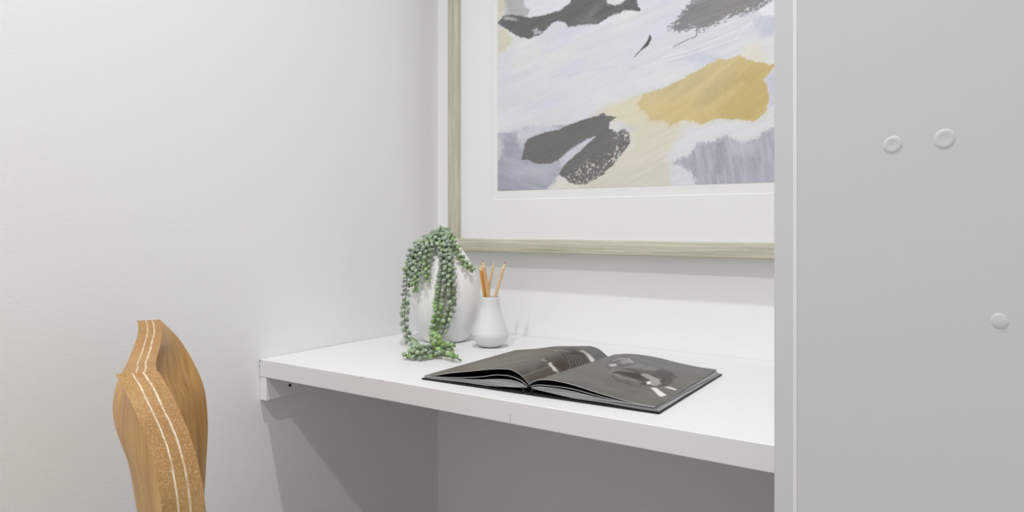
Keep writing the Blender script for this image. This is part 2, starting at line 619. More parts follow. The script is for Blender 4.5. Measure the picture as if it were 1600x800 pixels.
# charcoal sweep along the top
cv.lay([(776.6, 36.5), (785, 26), (792.5, 23), (813, 23.4), (826, 28), (849, 24.4), (875, 16), (890, 4.7), (902, -14), (915, -60), (960, -60), (945, -14), (946, -2),
        (950, 5.6), (960, 8.4), (972, 3.7), (988, -6), (1000, -40), (1003, -20), (995, 0), (997, 11), (1001, 15), (998, 18), (980, 16), (957, 23.4), (935, 37.5), (905, 39.4), (889, 43.5),
        (882.5, 35.6), (872, 32.2), (860, 38.4), (847, 53.4), (826, 60.4), (813, 58), (798, 50.6), (785, 42)], (106, 106, 106), soft=1.4, edge=1.6, escale=4, var=8, seed=51, ang=-28, dry=.35, drydepth=6)
cv.lay([(786, 28), (793, 25.5), (805, 28), (812, 32), (800, 32), (788, 31)], (190, 190, 194), soft=3, edge=1.5, op=.75, seed=53, ang=10)
cv.lay([(832, 48), (840, 45), (848, 49), (845, 53), (836, 53)], (196, 200, 208), soft=2.5, edge=3, op=.7, seed=55)
cv.lay([(905, 38), (915, 26), (938, 6), (944, 0), (935, 16), (925, 30), (935, 32), (928, 37)], (138, 138, 136), soft=8, edge=4, op=.55, seed=57, ang=-50, var=12)
# slate patch top right
cv.lay([(1042, 45), (1055, 32), (1074, 7.5), (1086, -4), (1110, -45), (1260, -70), (1225, -20), (1202, 2), (1180, 15), (1156, 20.6), (1137.6, 30), (1111, 41), (1092.6, 50), (1085, 45), (1064, 50), (1051, 49)],
       (136, 136, 139), soft=2.5, edge=4.5, escale=3, var=11, seed=61, ang=-20, dry=1.0, drydepth=13, grad=((1060, 45), (1120, 0), (138, 137, 137)))
cv.lay([(1150, 22), (1185, 10), (1204, -4), (1206, 2), (1186, 16), (1160, 25)], (118, 118, 120), soft=4, edge=4, op=.8, seed=63, ang=-28, dry=.6)
cv.lay([(1086, -20), (1240, -60), (1240, -20), (1120, 2)], (132, 130, 130), soft=16, edge=5, op=.6, seed=64)
cv.lay([(1204, 3), (1240, -10), (1250, 20), (1210, 26), (1190, 24), (1182, 17)], (220, 220, 226), soft=2, edge=1.5, seed=65)
# small dark flicks
cv.lay([(1015.6, 54.4), (1018, 60), (1012, 72), (1004, 77.5), (991, 89), (1002, 76), (1011, 64)], (92, 92, 94), soft=1.4, edge=.6, var=5, seed=67, ang=-50)
cv.line([(1089, 46), (1089, 54), (1086, 58), (1079, 60)], 1.5, (105, 105, 112), .8, 1.2)
cv.line([(1076, 61), (1066, 66), (1052, 73)], 1.6, (125, 125, 132), .8, 1.4)
# cream wash behind the ochre
cv.lay([(925, 184), (950, 168), (985, 156), (1012, 145), (1030, 150), (1060, 195), (1064, 210), (1050, 240), (1048, 262), (1052, 275), (1062, 292), (1062, 310), (840, 312), (848, 300), (872, 282), (888, 280), (960, 245), (985, 225), (975, 195)],
       (211, 205, 188), soft=20, edge=5, var=6, seed=71, ang=-30, grad=((1000, 190), (1010, 300), (203, 200, 190)))
cv.lay([(925, 186), (955, 167), (1000, 150), (1012, 158), (1012, 178), (985, 196), (965, 184), (950, 176)], (211, 205, 182), soft=7, edge=2, var=5, seed=73, ang=-25)
cv.lay([(1150, 92), (1165, 72), (1185, 68), (1194, 84), (1190, 100)], (217, 212, 196), soft=14, edge=5, op=.8, seed=75, ang=-60)
# ochre shape
cv.lay([(996.5, 160), (1005, 146), (1035, 138), (1071, 121), (1104, 102), (1123, 92), (1134, 93), (1156, 87), (1172, 94), (1189, 98), (1208, 101), (1210, 105), (1200, 118), (1191.5, 124), (1200, 132), (1201, 160),
        (1194, 179), (1178, 190), (1156, 186), (1134, 186), (1117, 186), (1098, 195), (1084, 190), (1071, 187), (1046, 197), (1038, 187), (1016, 188), (1010, 176), (1002, 171)],
       (198, 183, 142), soft=1.6, edge=2.4, escale=4, var=13, seed=81, ang=-38, along=70, across=10, grad=((1090, 110), (1190, 180), (192, 172, 118)))
cv.lay([(1002, 166), (1040, 160), (1090, 150), (1100, 190), (1060, 190), (1020, 184)], (205, 186, 134), soft=26, edge=4, op=.6, seed=83, ang=-30)
cv.lay([(1100, 185), (1130, 130), (1180, 110), (1198, 130), (1196, 175), (1170, 186)], (189, 170, 116), soft=30, edge=5, op=.6, seed=85, ang=-45)
cv.lay([(1080, 165), (1110, 135), (1150, 115), (1150, 122), (1118, 148), (1092, 172)], (180, 168, 130), soft=14, edge=4, op=.6, seed=86, ang=-42)
cv.lay([(1098, 170), (1130, 146), (1160, 126), (1164, 132), (1130, 160), (1106, 182)], (205, 190, 142), soft=10, edge=4, op=.6, seed=87, ang=-42)
# white under the ochre, then the blue-grey corner
cv.lay([(1040, 250), (1056, 222), (1078, 200), (1098, 198), (1118, 189), (1156, 189), (1178, 193), (1196, 182), (1203, 166), (1250, 150), (1250, 215), (1184, 222), (1158, 228), (1134, 216), (1090, 232), (1060, 250)],
       (211, 211, 214), soft=9, edge=3, var=6, seed=91, ang=-20)
cv.lay([(1194, 125), (1206, 110), (1240, 95), (1250, 160), (1203, 166), (1202, 140)], (196, 198, 209), soft=4, edge=2, seed=93, ang=60, var=7)
cv.lay([(1050, 254.5), (1062, 247.6), (1080, 240), (1084, 231), (1090, 223), (1112, 220), (1134, 211), (1158, 222), (1183, 216), (1194, 203), (1210, 198), (1260, 190), (1260, 330), (1100, 330), (1088, 288), (1079, 269.6), (1065, 260)],
       (170, 172, 183), soft=2.5, edge=3.4, escale=3, var=16, seed=95, ang=82, along=34, across=4, dry=.5, drydepth=12)
cv.lay([(1119, 226), (1131, 222), (1133, 250), (1128, 274), (1116, 272)], (152, 152, 163), soft=7, edge=3, op=.75, seed=97, ang=80, var=12, along=8, across=3)
cv.lay([(1133, 215), (1160, 224), (1182, 222), (1180, 244), (1140, 240)], (186, 188, 198), soft=12, edge=4, op=.7, seed=98, ang=75)
cv.lay([(1048, 262), (1064, 262), (1078, 272), (1086, 288), (1088, 310), (1046, 310)], (206, 208, 215), soft=5, edge=2, op=.9, seed=99)
# lilac-grey bottom left
cv.lay([(760, 213), (778, 209), (800, 206), (815, 200), (850, 197), (900, 194), (930, 214), (906, 240), (884, 258), (874, 273), (864, 287), (846, 302), (840, 330), (750, 330)],
       (172, 174, 186), soft=5, edge=3, var=16, seed=101, ang=18, along=40, across=7, grad=((830, 205), (790, 290), (160, 162, 174)))
cv.lay([(806, 203), (850, 196), (870, 200), (826, 216), (812, 232), (808, 216)], (203, 205, 213), soft=6, edge=3, op=.8, seed=103, ang=-10)
cv.lay([(782, 222), (812, 220), (814, 240), (790, 244)], (150, 152, 164), soft=9, edge=4, op=.55, seed=105, ang=5, along=20, across=3, var=10)
cv.lay([(777, 214), (784, 212), (786, 240), (778, 252)], (206, 207, 212), soft=5, edge=4, op=.6, seed=107, ang=80)
cv.lay([(790, 256), (850, 258), (868, 262), (850, 280), (800, 276)], (182, 184, 195), soft=18, edge=6, op=.7, seed=109, ang=12)
cv.lay([(852, 302), (866, 288), (878, 280), (890, 285), (900, 292), (880, 305)], (214, 211, 204), soft=5, edge=2, seed=111)
# the two-lobed charcoal mark
cv.lay([(815, 249), (820, 226), (824, 217), (850, 208), (874, 202), (894, 193), (943, 177), (948, 180), (964, 183), (952, 190), (952, 200), (962, 206), (976, 201), (983, 208), (985, 222), (974, 238), (958, 258), (940, 274), (914, 288), (898, 288), (888, 284), (882, 278), (873, 272),
        (882, 258), (906, 236), (931, 213), (918, 217), (890, 234), (874, 249), (860, 256), (836, 255), (826, 250)], (112, 112, 110), soft=1.3, edge=1.4, escale=4, var=5, seed=121, ang=-28)
gk = np.clip(1 - np.abs(sdf(px, py, [(990, 205), (992, 225), (960, 266), (930, 288), (895, 296), (905, 268), (950, 240), (970, 212)])) / 1e9, 0, 1)
zone = np.clip(0.5 - sdf(px, py, [(962, 203), (988, 200), (992, 224), (962, 264), (938, 282), (900, 292), (882, 282), (900, 262), (930, 250), (956, 236)]) / 16, 0, 1)
zone *= np.clip(0.5 - sdf(px, py, [(960, 203), (976, 199), (984, 206), (987, 222), (975, 240), (958, 260), (938, 277), (912, 290), (886, 284), (884, 270), (930, 240)]) / 2, 0, 1)
sp = vnoise(px / 1.9 + py / 6, py / 1.9, 131) * .6 + vnoise(px / 4, py / 4, 132) * .4
k = np.clip((sp - 0.60) * 12, 0, 1) * np.clip(zone * 1.2, 0, 1)
cv.c = cv.c * (1 - k[..., None] * .85) + np.array([203, 200, 192.]) * k[..., None] * .85
cv.lay([(953, 192), (958, 190), (966, 198), (966, 206), (958, 204)], (212, 210, 206), soft=2.5, edge=2.4, op=.85, seed=133)
cv.lay([(962, 192), (990, 196), (994, 204), (978, 206), (966, 200)], (196, 199, 203), soft=7, edge=4, op=.65, seed=135, ang=20)
cv.lay([(873, 249), (890, 236), (916, 219), (929, 214), (906, 235), (884, 255), (878, 262)], (192, 194, 202), soft=2, edge=.8, var=14, seed=137, ang=65, along=6, across=3)
cv.c += 5 * (vnoise(px / 1.3, py / 1.3, 150)[..., None] - .5) + 6 * (brush(px, py, -24, 30, 1.6, 151, 3)[..., None] - .5)
pr = obj('abstract_print', grid_mesh('abstract_print', P, cv.linear()), M['print'], fr)
pr['label'] = 'brushy abstract print in white, charcoal, slate and ochre'

# ================================================================== OPEN BOOK
A2 = math.radians(2.1)
e1 = np.array([math.cos(A2), math.sin(A2), 0]); e2 = np.array([-math.sin(A2), math.cos(A2), 0]); e3 = np.array([0, 0, 1.])
BO = np.array([.5825, -.4775, DZ])
bk = thing('open_book', 'black open hardcover photo book lying on the desk', 'book', tuple(BO + e2 * .14))
DEP = 0.292


def bp(s, t, z): return BO + e1 * s + e2 * t + e3 * z


def cover():
    bm = bmesh.new()

    def slab(sec, t0, t1):
        A = [bm.verts.new(bp(s, t0, z)) for s, z in sec]; B = [bm.verts.new(bp(s, t1, z)) for s, z in sec]
        n = len(sec)
        for k in range(n):
            bm.faces.new((A[k], A[(k + 1) % n], B[(k + 1) % n], B[k]))
        bm.faces.new(A); bm.faces.new(B[::-1])
    t0, t1 = -.003, DEP + .003
    slab([(-.2055, .0004), (-.010, .0004), (-.010, .0040), (-.03, .0030), (-.2055, .0024)], t0, t1)
    slab([(.0075, .0004), (.2066, .0004), (.2066, .0024), (.03, .0030), (.0075, .0040)], t0, t1)
    # rounded spine trough
    n = 12
    sec = []
    for k in range(n + 1):
        a = math.pi + math.pi * k / n
        sec.append((-.0012 + .0098 * math.cos(a), .0102 + .0098 * math.sin(a)))
    for k in range(n, -1, -1):
        a = math.pi + math.pi * k / n
        sec.append((-.0012 + .0078 * math.cos(a), .0104 + .0076 * math.sin(a)))
    slab(sec, t0, t1)
    bmesh.ops.recalc_face_normals(bm, faces=bm.faces[:])
    return bm


obj('hard_cover', cover(), M['cover'], bk)


def cr1(pts, s):
    """smooth height profile through (s, z)"""
    xs = np.array([p[0] for p in pts]); zs = np.array([p[1] for p in pts])
    o = np.argsort(xs); xs, zs = xs[o], zs[o]
    m = np.gradient(zs, xs)
    i = np.clip(np.searchsorted(xs, s) - 1, 0, len(xs) - 2)
    h = xs[i + 1] - xs[i]; t = np.clip((s - xs[i]) / h, 0, 1)
    return (2 * t ** 3 - 3 * t ** 2 + 1) * zs[i] + (t ** 3 - 2 * t ** 2 + t) * h * m[i] + (-2 * t ** 3 + 3 * t ** 2) * zs[i + 1] + (t ** 3 - t ** 2) * h * m[i + 1]


LF = [(-.2035, .0062), (-.1794, .0099), (-.153, .016), (-.1023, .0256), (-.0777, .0303), (-.0538, .0338), (-.0304, .0344), (-.0131, .0275), (-.0052, .0216), (0, .0165)]
LB = [(-.2035, .0062), (-.1608, .0123), (-.1107, .0219), (-.0719, .0258), (-.0500, .0280), (-.0355, .0286), (-.0158, .0221), (-.0060, .0150), (0, .0115)]
RF = [(0, .0165), (.0050, .0200), (.0127, .0236), (.0314, .0267), (.0583, .0261), (.0845, .0227), (.11, .0184), (.1397, .0140), (.159, .0116), (.1826, .0098), (.1990, .0092)]
RB = [(0, .0115), (.0036, .0144), (.0228, .0198), (.0602, .0222), (.0964, .0200), (.1317, .0150), (.1715, .0112), (.1990, .0104)]
SL2 = [(-.2020, .0056), (-.1274, .0118), (-.0899, .0172), (-.0538, .0243), (-.0304, .0242), (-.0120, .0192), (-.003, .0140)]
SR2 = [(.003, .0135), (.0094, .0158), (.0369, .0182), (.0689, .0184), (.11, .0138), (.1397, .0108), (.1826, .0088), (.1985, .0084)]
BL = [(-.2015, .0050), (-.15, .0086), (-.09, .0128), (-.0538, .0178), (-.0304, .0186), (-.012, .0160), (-.004, .0120)]
BR = [(.004, .0118), (.012, .0140), (.0369, .0156), (.0689, .0150), (.11, .0112), (.15, .0090), (.198, .0080)]


def sheet(front, back, n, m, s0, s1, th, name, faces, edge, colour=None, t0=0.0, t1=DEP - .003):
    S = np.linspace(s0, s1, n); Tt = np.linspace(0, 1, m)
    zf = cr1(front, S); zb_ = cr1(back, S)
    w = Tt ** 1.0
    Z = zf[:, None] * (1 - w) + zb_[:, None] * w
    t = t0 + (t1 - t0) * Tt
    P = BO + S[:, None, None] * e1 + t[None, :, None] * e2 + Z[..., None] * e3
    if colour is None:
        col = np.empty((n, m, 3)); col[:] = lin((40, 40, 40))
    else:
        col = colour(P)
    # a closed thin sheet: top grid + bottom grid + rim
    top = P.reshape(-1, 3); bot = (P - th * e3).reshape(-1, 3)
    idx = np.arange(n * m).reshape(n, m); N0 = n * m
    q = np.stack([idx[:-1, :-1], idx[1:, :-1], idx[1:, 1:], idx[:-1, 1:]], -1).reshape(-1, 4)
    qb = q[:, ::-1] + N0
    rim = np.concatenate([idx[:, 0], idx[-1, 1:], idx[-2::-1, -1], idx[0, -2:0:-1]])
    r2 = np.roll(rim, -1)
    qr = np.stack([rim, rim + N0, r2 + N0, r2], -1)
    me = bpy.data.meshes.new(name)
    allq = np.concatenate([q, qb, qr])
    me.from_pydata(np.concatenate([top, bot]).tolist(), [], allq.tolist())
    a = me.color_attributes.new('Col', 'FLOAT_COLOR', 'POINT')
    rgba = np.ones((2 * N0, 4), np.float32); rgba[:N0, :3] = col.reshape(-1, 3); rgba[N0:, :3] = lin((40, 40, 40))
    a.data.foreach_set('color', rgba.reshape(-1))
    mi = np.zeros(len(allq), np.int32); mi[len(q) + len(qb):] = 1
    o = obj(name, me, [faces, edge], bk)
    me.polygons.foreach_set('material_index', mi)
    me.polygons.foreach_set('use_smooth', [True] * (len(q) + len(qb)) + [False] * len(qr))
    return o


def block(prof, s0, s1, name, out):
    n = 28
    S = np.linspace(s0, s1, n); z = cr1(prof, S)
    # the fore-edge slopes outward towards the cover
    bm = bmesh.new()
    low = []
    for s in S:
        k = min(1, abs(s) / .2)
        low.append(max(.0044, .0105 - .0075 * k * 2.2) if abs(s) < .12 else .0044 - .0017 * min(1, (abs(s) - .12) / .06))
    ST = S.copy()
    A = [bm.verts.new(bp(s, 0.0, zz)) for s, zz in zip(ST, z)]
    SB = S * 1.0
    SB = SB + np.where(np.abs(S) > .15, out * np.sign(S) * (np.abs(S) - .15) / .05, 0)
    B = [bm.verts.new(bp(s, 0.0, lo_)) for s, lo_ in zip(SB, low)]
    A2_ = [bm.verts.new(bp(s, DEP - .003, zz)) for s, zz in zip(ST, z)]
    B2_ = [bm.verts.new(bp(s, DEP - .003, lo_)) for s, lo_ in zip(SB, low)]
    for k in range(n - 1):
        bm.faces.new((A[k], A[k + 1], B[k + 1], B[k]))
        bm.faces.new((A2_[k + 1], A2_[k], B2_[k], B2_[k + 1]))
        f = bm.faces.new((A[k], A2_[k], A2_[k + 1], A[k + 1])); f.material_index = 1
        bm.faces.new((B[k], B[k + 1], B2_[k + 1], B2_[k]))
    for k in (0, n - 1):
        bm.faces.new((A[k], B[k], B2_[k], A2_[k]))
    bmesh.ops.recalc_face_normals(bm, faces=bm.faces[:])
    return obj(name, bm, [M['pages'], M['inner']], bk)


block(BL, -.2015, -.004, 'page_block', 0.0010)
block(BR, .004, .198, 'page_block', 0.0078)


def lower(front, k):
    return [(s, z * (1 - k) + k * .008) for s, z in front]


sheet(SL2, lower(SL2, .25), 40, 20, -.2020, -.003, .0007, 'loose_leaf', M['inner'], M['sheet'])
sheet(SR2, lower(SR2, .10), 40, 20, .003, .1985, .0007, 'loose_leaf', M['inner'], M['sheet'])


def left_pic(P):
    uv = image_px(P); px, py = uv[..., 0], uv[..., 1]
    c = Canvas(px, py, (118, 113, 104), 1.0)
    c.c += 13 * 2 * (brush(px, py, -12, 60, 3, 201, 4)[..., None] - .5) + 5 * (brush(px, py, -12, 90, 18, 203, 3)[..., None] - .5)
    c.lay([(660, 590), (700, 574), (760, 560), (800, 550), (830, 546), (850, 552), (800, 566), (740, 578), (690, 586)], (128, 125, 112), soft=14, edge=5, op=.7, seed=205, ang=-14, var=9)
    c.lay([(800, 590), (822, 570), (870, 548), (905, 540), (930, 545), (945, 556), (880, 584), (830, 602)], (92, 86, 80), soft=12, edge=5, op=.85, seed=207, ang=-25, var=9)
    c.lay([(812, 576), (828, 560), (848, 562), (835, 578)], (120, 118, 116), soft=8, edge=3, op=.7, seed=209)
    c.lay([(862, 577), (868, 560), (880, 560), (890, 572), (880, 580), (868, 584)], (78, 66, 58), soft=6, edge=1, op=.9, seed=211, ang=-20)
    c.lay([(815, 589), (840, 580), (862, 572), (880, 578), (850, 592), (825, 604)], (100, 92, 84), soft=4, edge=1, op=.9, seed=213, ang=-22)
    c.line([(816, 588), (840, 579), (862, 571)], 1.5, (150, 146, 138), .7, 1.5)
    c.lay([(873, 551), (890, 545), (912, 549), (922, 562), (920, 570), (895, 578), (888, 566), (880, 556)], (76, 70, 66), soft=5, edge=2, op=.95, seed=215)
    for k in range(8):
        x = 884 + k * 4.6
        c.line([(x, 553 + k * .5), (x + 4, 560 + k * .3), (x + 8, 573 - k * .6)], 1.3, (146, 142, 136), .75, 1.2)
    c.line([(866, 549), (876, 547), (890, 550)], 1.6, (150, 148, 142), .7, 1.5)
    c.lay([(855, 568), (860, 567), (872, 578), (873, 584), (866, 580)], (190, 188, 182), soft=2.5, edge=1.5, op=.95, seed=217)
    c.lay([(844, 562), (850, 560), (856, 565), (850, 566)], (150, 148, 142), soft=2, edge=1.5, op=.8, seed=219)
    c.lay([(902, 548), (912, 546), (926, 556), (932, 566), (925, 572), (920, 560), (912, 552)], (162, 160, 156), soft=2.5, edge=1, op=.9, seed=221)
    c.lay([(917, 552), (927, 560), (931, 567), (928, 570), (922, 562)], (205, 204, 200), soft=2, edge=1, op=.8, seed=222)
    c.lay([(893, 543), (905, 538), (930, 538), (952, 552), (958, 560), (934, 572), (928, 558), (914, 546)], (118, 118, 122), soft=2, edge=.5, op=.95, var=4, seed=223)
    return c.printed()


def right_pic(P):
    uv = image_px(P); px, py = uv[..., 0], uv[..., 1]
    c = Canvas(px, py, (122, 120, 115), 1.0)
    c.c += 8 * 2 * (brush(px, py, 12, 60, 6, 231, 4)[..., None] - .5)
    c.lay([(935, 575), (960, 553), (1010, 553), (1060, 566), (1120, 577), (1110, 585), (1060, 582), (1000, 580)], (126, 126, 127), soft=16, edge=4, op=.9, seed=233, ang=14)
    c.lay([(830, 602), (860, 592), (920, 600), (990, 626), (1040, 636), (1010, 637), (900, 604)], (116, 114, 110), soft=10, edge=3, op=.8, seed=235, ang=14)
    # front wheel, seen as a flattened ring
    def ring(cx, cy, rx, ry, rot):
        cs, sn = math.cos(math.radians(rot)), math.sin(math.radians(rot))
        X = (px - cx) * cs + (py - cy) * sn; Y = -(px - cx) * sn + (py - cy) * cs
        return np.hypot(X / rx, Y / ry)
    def fill(mask, col, op):
        a = np.clip(mask, 0, 1)[..., None] * op
        c.c = c.c * (1 - a) + np.array(col, float) * a
    d = ring(1003, 590, 50, 14, 6)
    fill((1.0 - d) * 12, (88, 83, 78), .95)
    fill((.90 - d) * 12, (104, 100, 94), .9)
    fill((.80 - d) * 14, (84, 78, 73), .95)
    d2 = ring(998, 588, 36, 8.5, 6)
    fill((1 - np.abs(d2 - .95) * 9), (140, 136, 130), .65)
    d3 = ring(985, 586, 26, 5, 8)
    fill((1.0 - d3) * 8, (72, 66, 62), .8)
    c.lay([(1000, 583), (1012, 584), (1030, 592), (1034, 600), (1022, 603), (1010, 600), (1016, 594), (1004, 588)], (166, 164, 160), soft=2.5, edge=1.5, op=.85, seed=241, var=9)
    c.lay([(1009, 597), (1014, 595), (1018, 599), (1012, 601)], (212, 210, 206), soft=1.5, edge=1, op=.95, seed=243)
    c.lay([(952, 584), (962, 583), (990, 592), (1006, 598), (996, 600), (970, 592)], (150, 147, 140), soft=2.5, edge=1.4, op=.65, seed=245, ang=15, var=14)
    c.line([(955, 580), (970, 578), (990, 582)], 1.4, (158, 156, 150), .7, 1.4)
    c.line([(960, 590), (990, 600), (1020, 605)], 1.2, (142, 139, 132), .7, 1.4)
    # mudguard and fork
    c.lay([(1018, 580), (1036, 577), (1050, 582), (1060, 590), (1054, 592), (1040, 588), (1026, 584)], (96, 94, 92), soft=2.5, edge=1, op=.9, seed=247)
    c.lay([(975, 570), (1000, 568), (1030, 576), (1020, 581), (990, 577)], (136, 135, 132), soft=4, edge=2, op=.7, seed=249)
    # engine and lamp near the top
    c.lay([(948, 570), (958, 561), (975, 558), (990, 562), (988, 570), (968, 574), (952, 575)], (112, 110, 106), soft=4, edge=2, op=.8, seed=251, var=14)
    c.lay([(951, 569), (962, 568), (964, 572), (952, 572)], (178, 178, 176), soft=1.5, edge=1, op=.9, seed=253)
    c.lay([(966, 561), (984, 561), (990, 566), (974, 569)], (160, 158, 155), soft=3, edge=3, op=.75, seed=255, var=14)
    c.line([(958, 564), (970, 560), (984, 561), (988, 567)], 1.2, (184, 182, 178), .7, 1.2)
    c.lay([(940, 594), (970, 604), (1000, 612), (990, 616), (950, 604)], (112, 110, 107), soft=7, edge=3, op=.7, seed=257)
    # white road marks
    c.lay([(1017, 606), (1025, 606), (1041, 617), (1035, 620), (1030, 619)], (205, 205, 203), soft=1.4, edge=.4, op=.95, var=4, seed=259)
    c.lay([(1039, 605), (1045, 604), (1058, 608), (1055, 610)], (205, 205, 203), soft=1.4, edge=.4, op=.9, var=4, seed=261)
    c.lay([(880, 576), (886, 574), (890, 576), (884, 578)], (150, 148, 142), soft=1.6, edge=.5, op=.6, seed=263)
    return c.printed()


o = sheet(LF, LB, 170, 190, -.2035, 0, .0008, 'printed_page', M['page'], M['sheet'], left_pic)
o['label'] = 'left page with a dark engine photograph'
o = sheet(RF, RB, 170, 190, 0.0002, .1990, .0008, 'printed_page', M['page'], M['sheet'], right_pic)
o['label'] = 'right page with a grey photograph of a wheel'

# ================================================================== BIG VASE
cb = on_z(695.5, 537, DZ)
vd = np.array([cb[0] - CX, cb[1] - CY, 0]); vd /= np.linalg.norm(vd)
VC = cb + vd * .046
VPROF = [(0.0008, 0), (0.0008, .042), (.0012, .045), (.004, .049), (.02, .0580), (.045, .0675), (.075, .0745), (.10, .0765), (.125, .0745), (.15, .0675), (.172, .0575), (.192, .045), (.205, .0355), (.215, .030), (.2225, .0285), (.2255, .0270)]
VIN = [(.2245, .0240), (.2150, .0250), (.2, .033), (.172, .052), (.15, .063), (.1, .0725), (.05, .065), (.012, .048), (.008, .03), (.008, 0)]
vr = [np.array([p[0] for p in VPROF[1:]]), np.array([p[1] for p in VPROF[1:]])]


def densify(prof, n=4):
    pts = catmull([(a, b, 0) for a, b in prof], .006)
    return [(max(p[0], .0008), max(p[1], 0)) for p in pts]


va = thing('large_vase', 'big egg-shaped matte white vase holding the trailing plant', 'vase', tuple(VC))
bm = lathe(bmesh.new(), [VPROF[0]] + densify(VPROF[1:]) + densify(VIN[:-1]) + [VIN[-1]], 96, lambda t, z: 1 + .010 * math.sin(2 * math.pi * t * 3 + 1.0) * min(1, z / .05) + .004 * math.sin(2 * math.pi * t * 7 + z * 30))
bmesh.ops.translate(bm, verts=bm.verts, vec=VC)
obj('vase_body', bm, M['stoneware'], va, True)

# ================================================================== TRAILING PLANT
pl = thing('trailing_succulent', 'green bead-leaved trailing succulent spilling over the large white vase', 'plant', (VC[0], VC[1], DZ + .2))


def leaf_into(V, Fc, Cc, base, dirv, length, width, colr):
    d = Vector(dirv).normalized()
    a = d.orthogonal().normalized(); b = d.cross(a)
    prof = [(0, .10), (.12, .30), (.30, .66), (.52, .96), (.70, 1.0), (.86, .78), (.96, .42)]
    seg = 9
    n0 = len(V)
    for t, r in prof:
        for k in range(seg):
            an = 2 * math.pi * k / seg
            p = Vector(base) + d * (t * length) + (a * math.cos(an) + b * math.sin(an) * .92) * (r * width / 2)
            V.append(p[:]); Cc.append(colr)
    V.append((Vector(base) + d * length)[:]); Cc.append(tuple(min(1, c * 1.05) for c in colr))
    for i in range(len(prof) - 1):
        for k in range(seg):
            k2 = (k + 1) % seg
            Fc.append((n0 + i * seg + k, n0 + i * seg + k2, n0 + (i + 1) * seg + k2, n0 + (i + 1) * seg + k))
    e = n0 + (len(prof) - 1) * seg
    for k in range(seg):
        Fc.append((e + k, e + (k + 1) % seg, n0 + len(prof) * seg))
    Fc.append(tuple(n0 + k for k in range(seg))[::-1])


GREY = np.array([152, 165, 152.]); SAGE = np.array([156, 173, 144.]); GREEN = np.array([142, 174, 108.])


def clear(p, marg):
    """keep a point off the vase and above the desk"""
    q = np.array(p, float)
    z = q[2] - DZ
    if z < .2360:
        r = np.interp(z, np.append(vr[0], (.2262, .2310, .2360)), np.append(vr[1], (.0285, .0265, .012))) * 1.012 + marg
        d = q[:2] - VC[:2]
        n = np.linalg.norm(d)
        if n < r:
            q[:2] = VC[:2] + d / max(n, 1e-6) * r
    q[2] = max(q[2], DZ + marg)
    return q


def strand(pts, sp, per, length, width, greens, spread=1.0, inside=True):
    """pts: 3D path; beads at every step sp, `per` per node"""
    path = catmull(pts, .003)
    first = 0
    if inside:
        for i, p in enumerate(path):
            if p[2] - DZ > .236:
                first = i
                break
    path = [p if i < first else clear(p, .0045) for i, p in enumerate(path)]
    st = obj('trailing_stem', tube(bmesh.new(), path, .0011, 7, .7), M['stem'], pl, True)
    V, Fc, Cc = [], [], []
    acc = 0; ang = random.uniform(0, 6)
    total = sum(np.linalg.norm(path[i + 1] - path[i]) for i in range(len(path) - 1))
    run = 0
    for i in range(max(first, 1), len(path)):
        seg = np.linalg.norm(path[i] - path[i - 1])
        acc += seg; run += seg
        if acc < sp:
            continue
        acc = 0
        f = i / len(path)
        t = Vector(path[min(i + 1, len(path) - 1)] - path[i - 1]).normalized()
        a = t.orthogonal().normalized(); b = t.cross(a)
        tipf = min(1.0, (len(path) - i) * .003 / .02)
        for j in range(per):
            ang += (2 * math.pi / per if j else math.pi / per) + random.uniform(-.3, .3)
            for tr in range(5):
                d = (a * math.cos(ang) + b * math.sin(ang)) * spread + t * random.uniform(.15, .6)
                d.normalize()
                ln = length * random.uniform(.78, 1.12) * (.55 + .45 * tipf); wd = width * random.uniform(.85, 1.12) * (.55 + .45 * tipf)
                base = np.array(path[i]) + np.array(d) * .0008
                tip = base + np.array(d) * ln * .62
                if np.linalg.norm(clear(tip, wd * .5 + .0005) - tip) < .0006:
                    break
                ang += 1.1
            else:
                q = clear(tip, wd * .5 + .0008)
                dv = Vector(q - base)
                base = q - np.array(dv.normalized()) * ln * .62 if dv.length > 1e-5 else base
                base = clear(base, .004)
                d = Vector(q - base)
                if d.length < 1e-5:
                    continue
            g = greens(f)
            mix = min(1, max(0, g + random.uniform(-.28, .28)))
            col = GREY * (1 - mix) + GREEN * mix if random.random() < .75 else SAGE
            col = col * random.uniform(.86, 1.14)
            leaf_into(V, Fc, Cc, base, d, ln, wd, lin(np.clip(col, 0, 255)))
    V = [tuple(clear(v, .0004)) for v in V]
    me = bpy.data.meshes.new('bead_leaves')
    me.from_pydata(V, [], Fc)
    at = me.color_attributes.new('Col', 'FLOAT_COLOR', 'POINT')
    at.data.foreach_set('color', np.concatenate([np.array(Cc, np.float32), np.ones((len(Cc), 1), np.float32)], 1).reshape(-1))
    lf = obj('bead_leaves', me, M['leaf'], None, True)
    lf.parent = st
    return st


ZV = float((VC - C0) @ FW)
root = VC + np.array([0, 0, .170])
neck = VC + np.array([0, 0, .239])


def path(pxs, start=True, lift=.0):
    out = []
    if start:
        dirn = at_depth(*pxs[0][:2], ZV - pxs[0][2])[:2] - VC[:2]
        dirn = dirn / (np.linalg.norm(dirn) + 1e-6) * min(.009, np.linalg.norm(dirn))
        out = [root + np.array([*(dirn * .6), 0]), neck + np.array([*dirn, lift])]
    for x, y, dzv in pxs:
        out.append(on_z(x, y, DZ + .0075 + (dzv[1] if isinstance(dzv, tuple) else 0)) if isinstance(dzv, tuple) else at_depth(x, y, ZV - dzv))
    return out


lo_ = lambda a, b=None: (lambda f: a if b is None else a + (b - a) * f)
Dk = ('d', 0)
tipg = lambda g0, g1, k: (lambda f: g0 if f < k else g0 + (g1 - g0) * (f - k) / (1 - k))
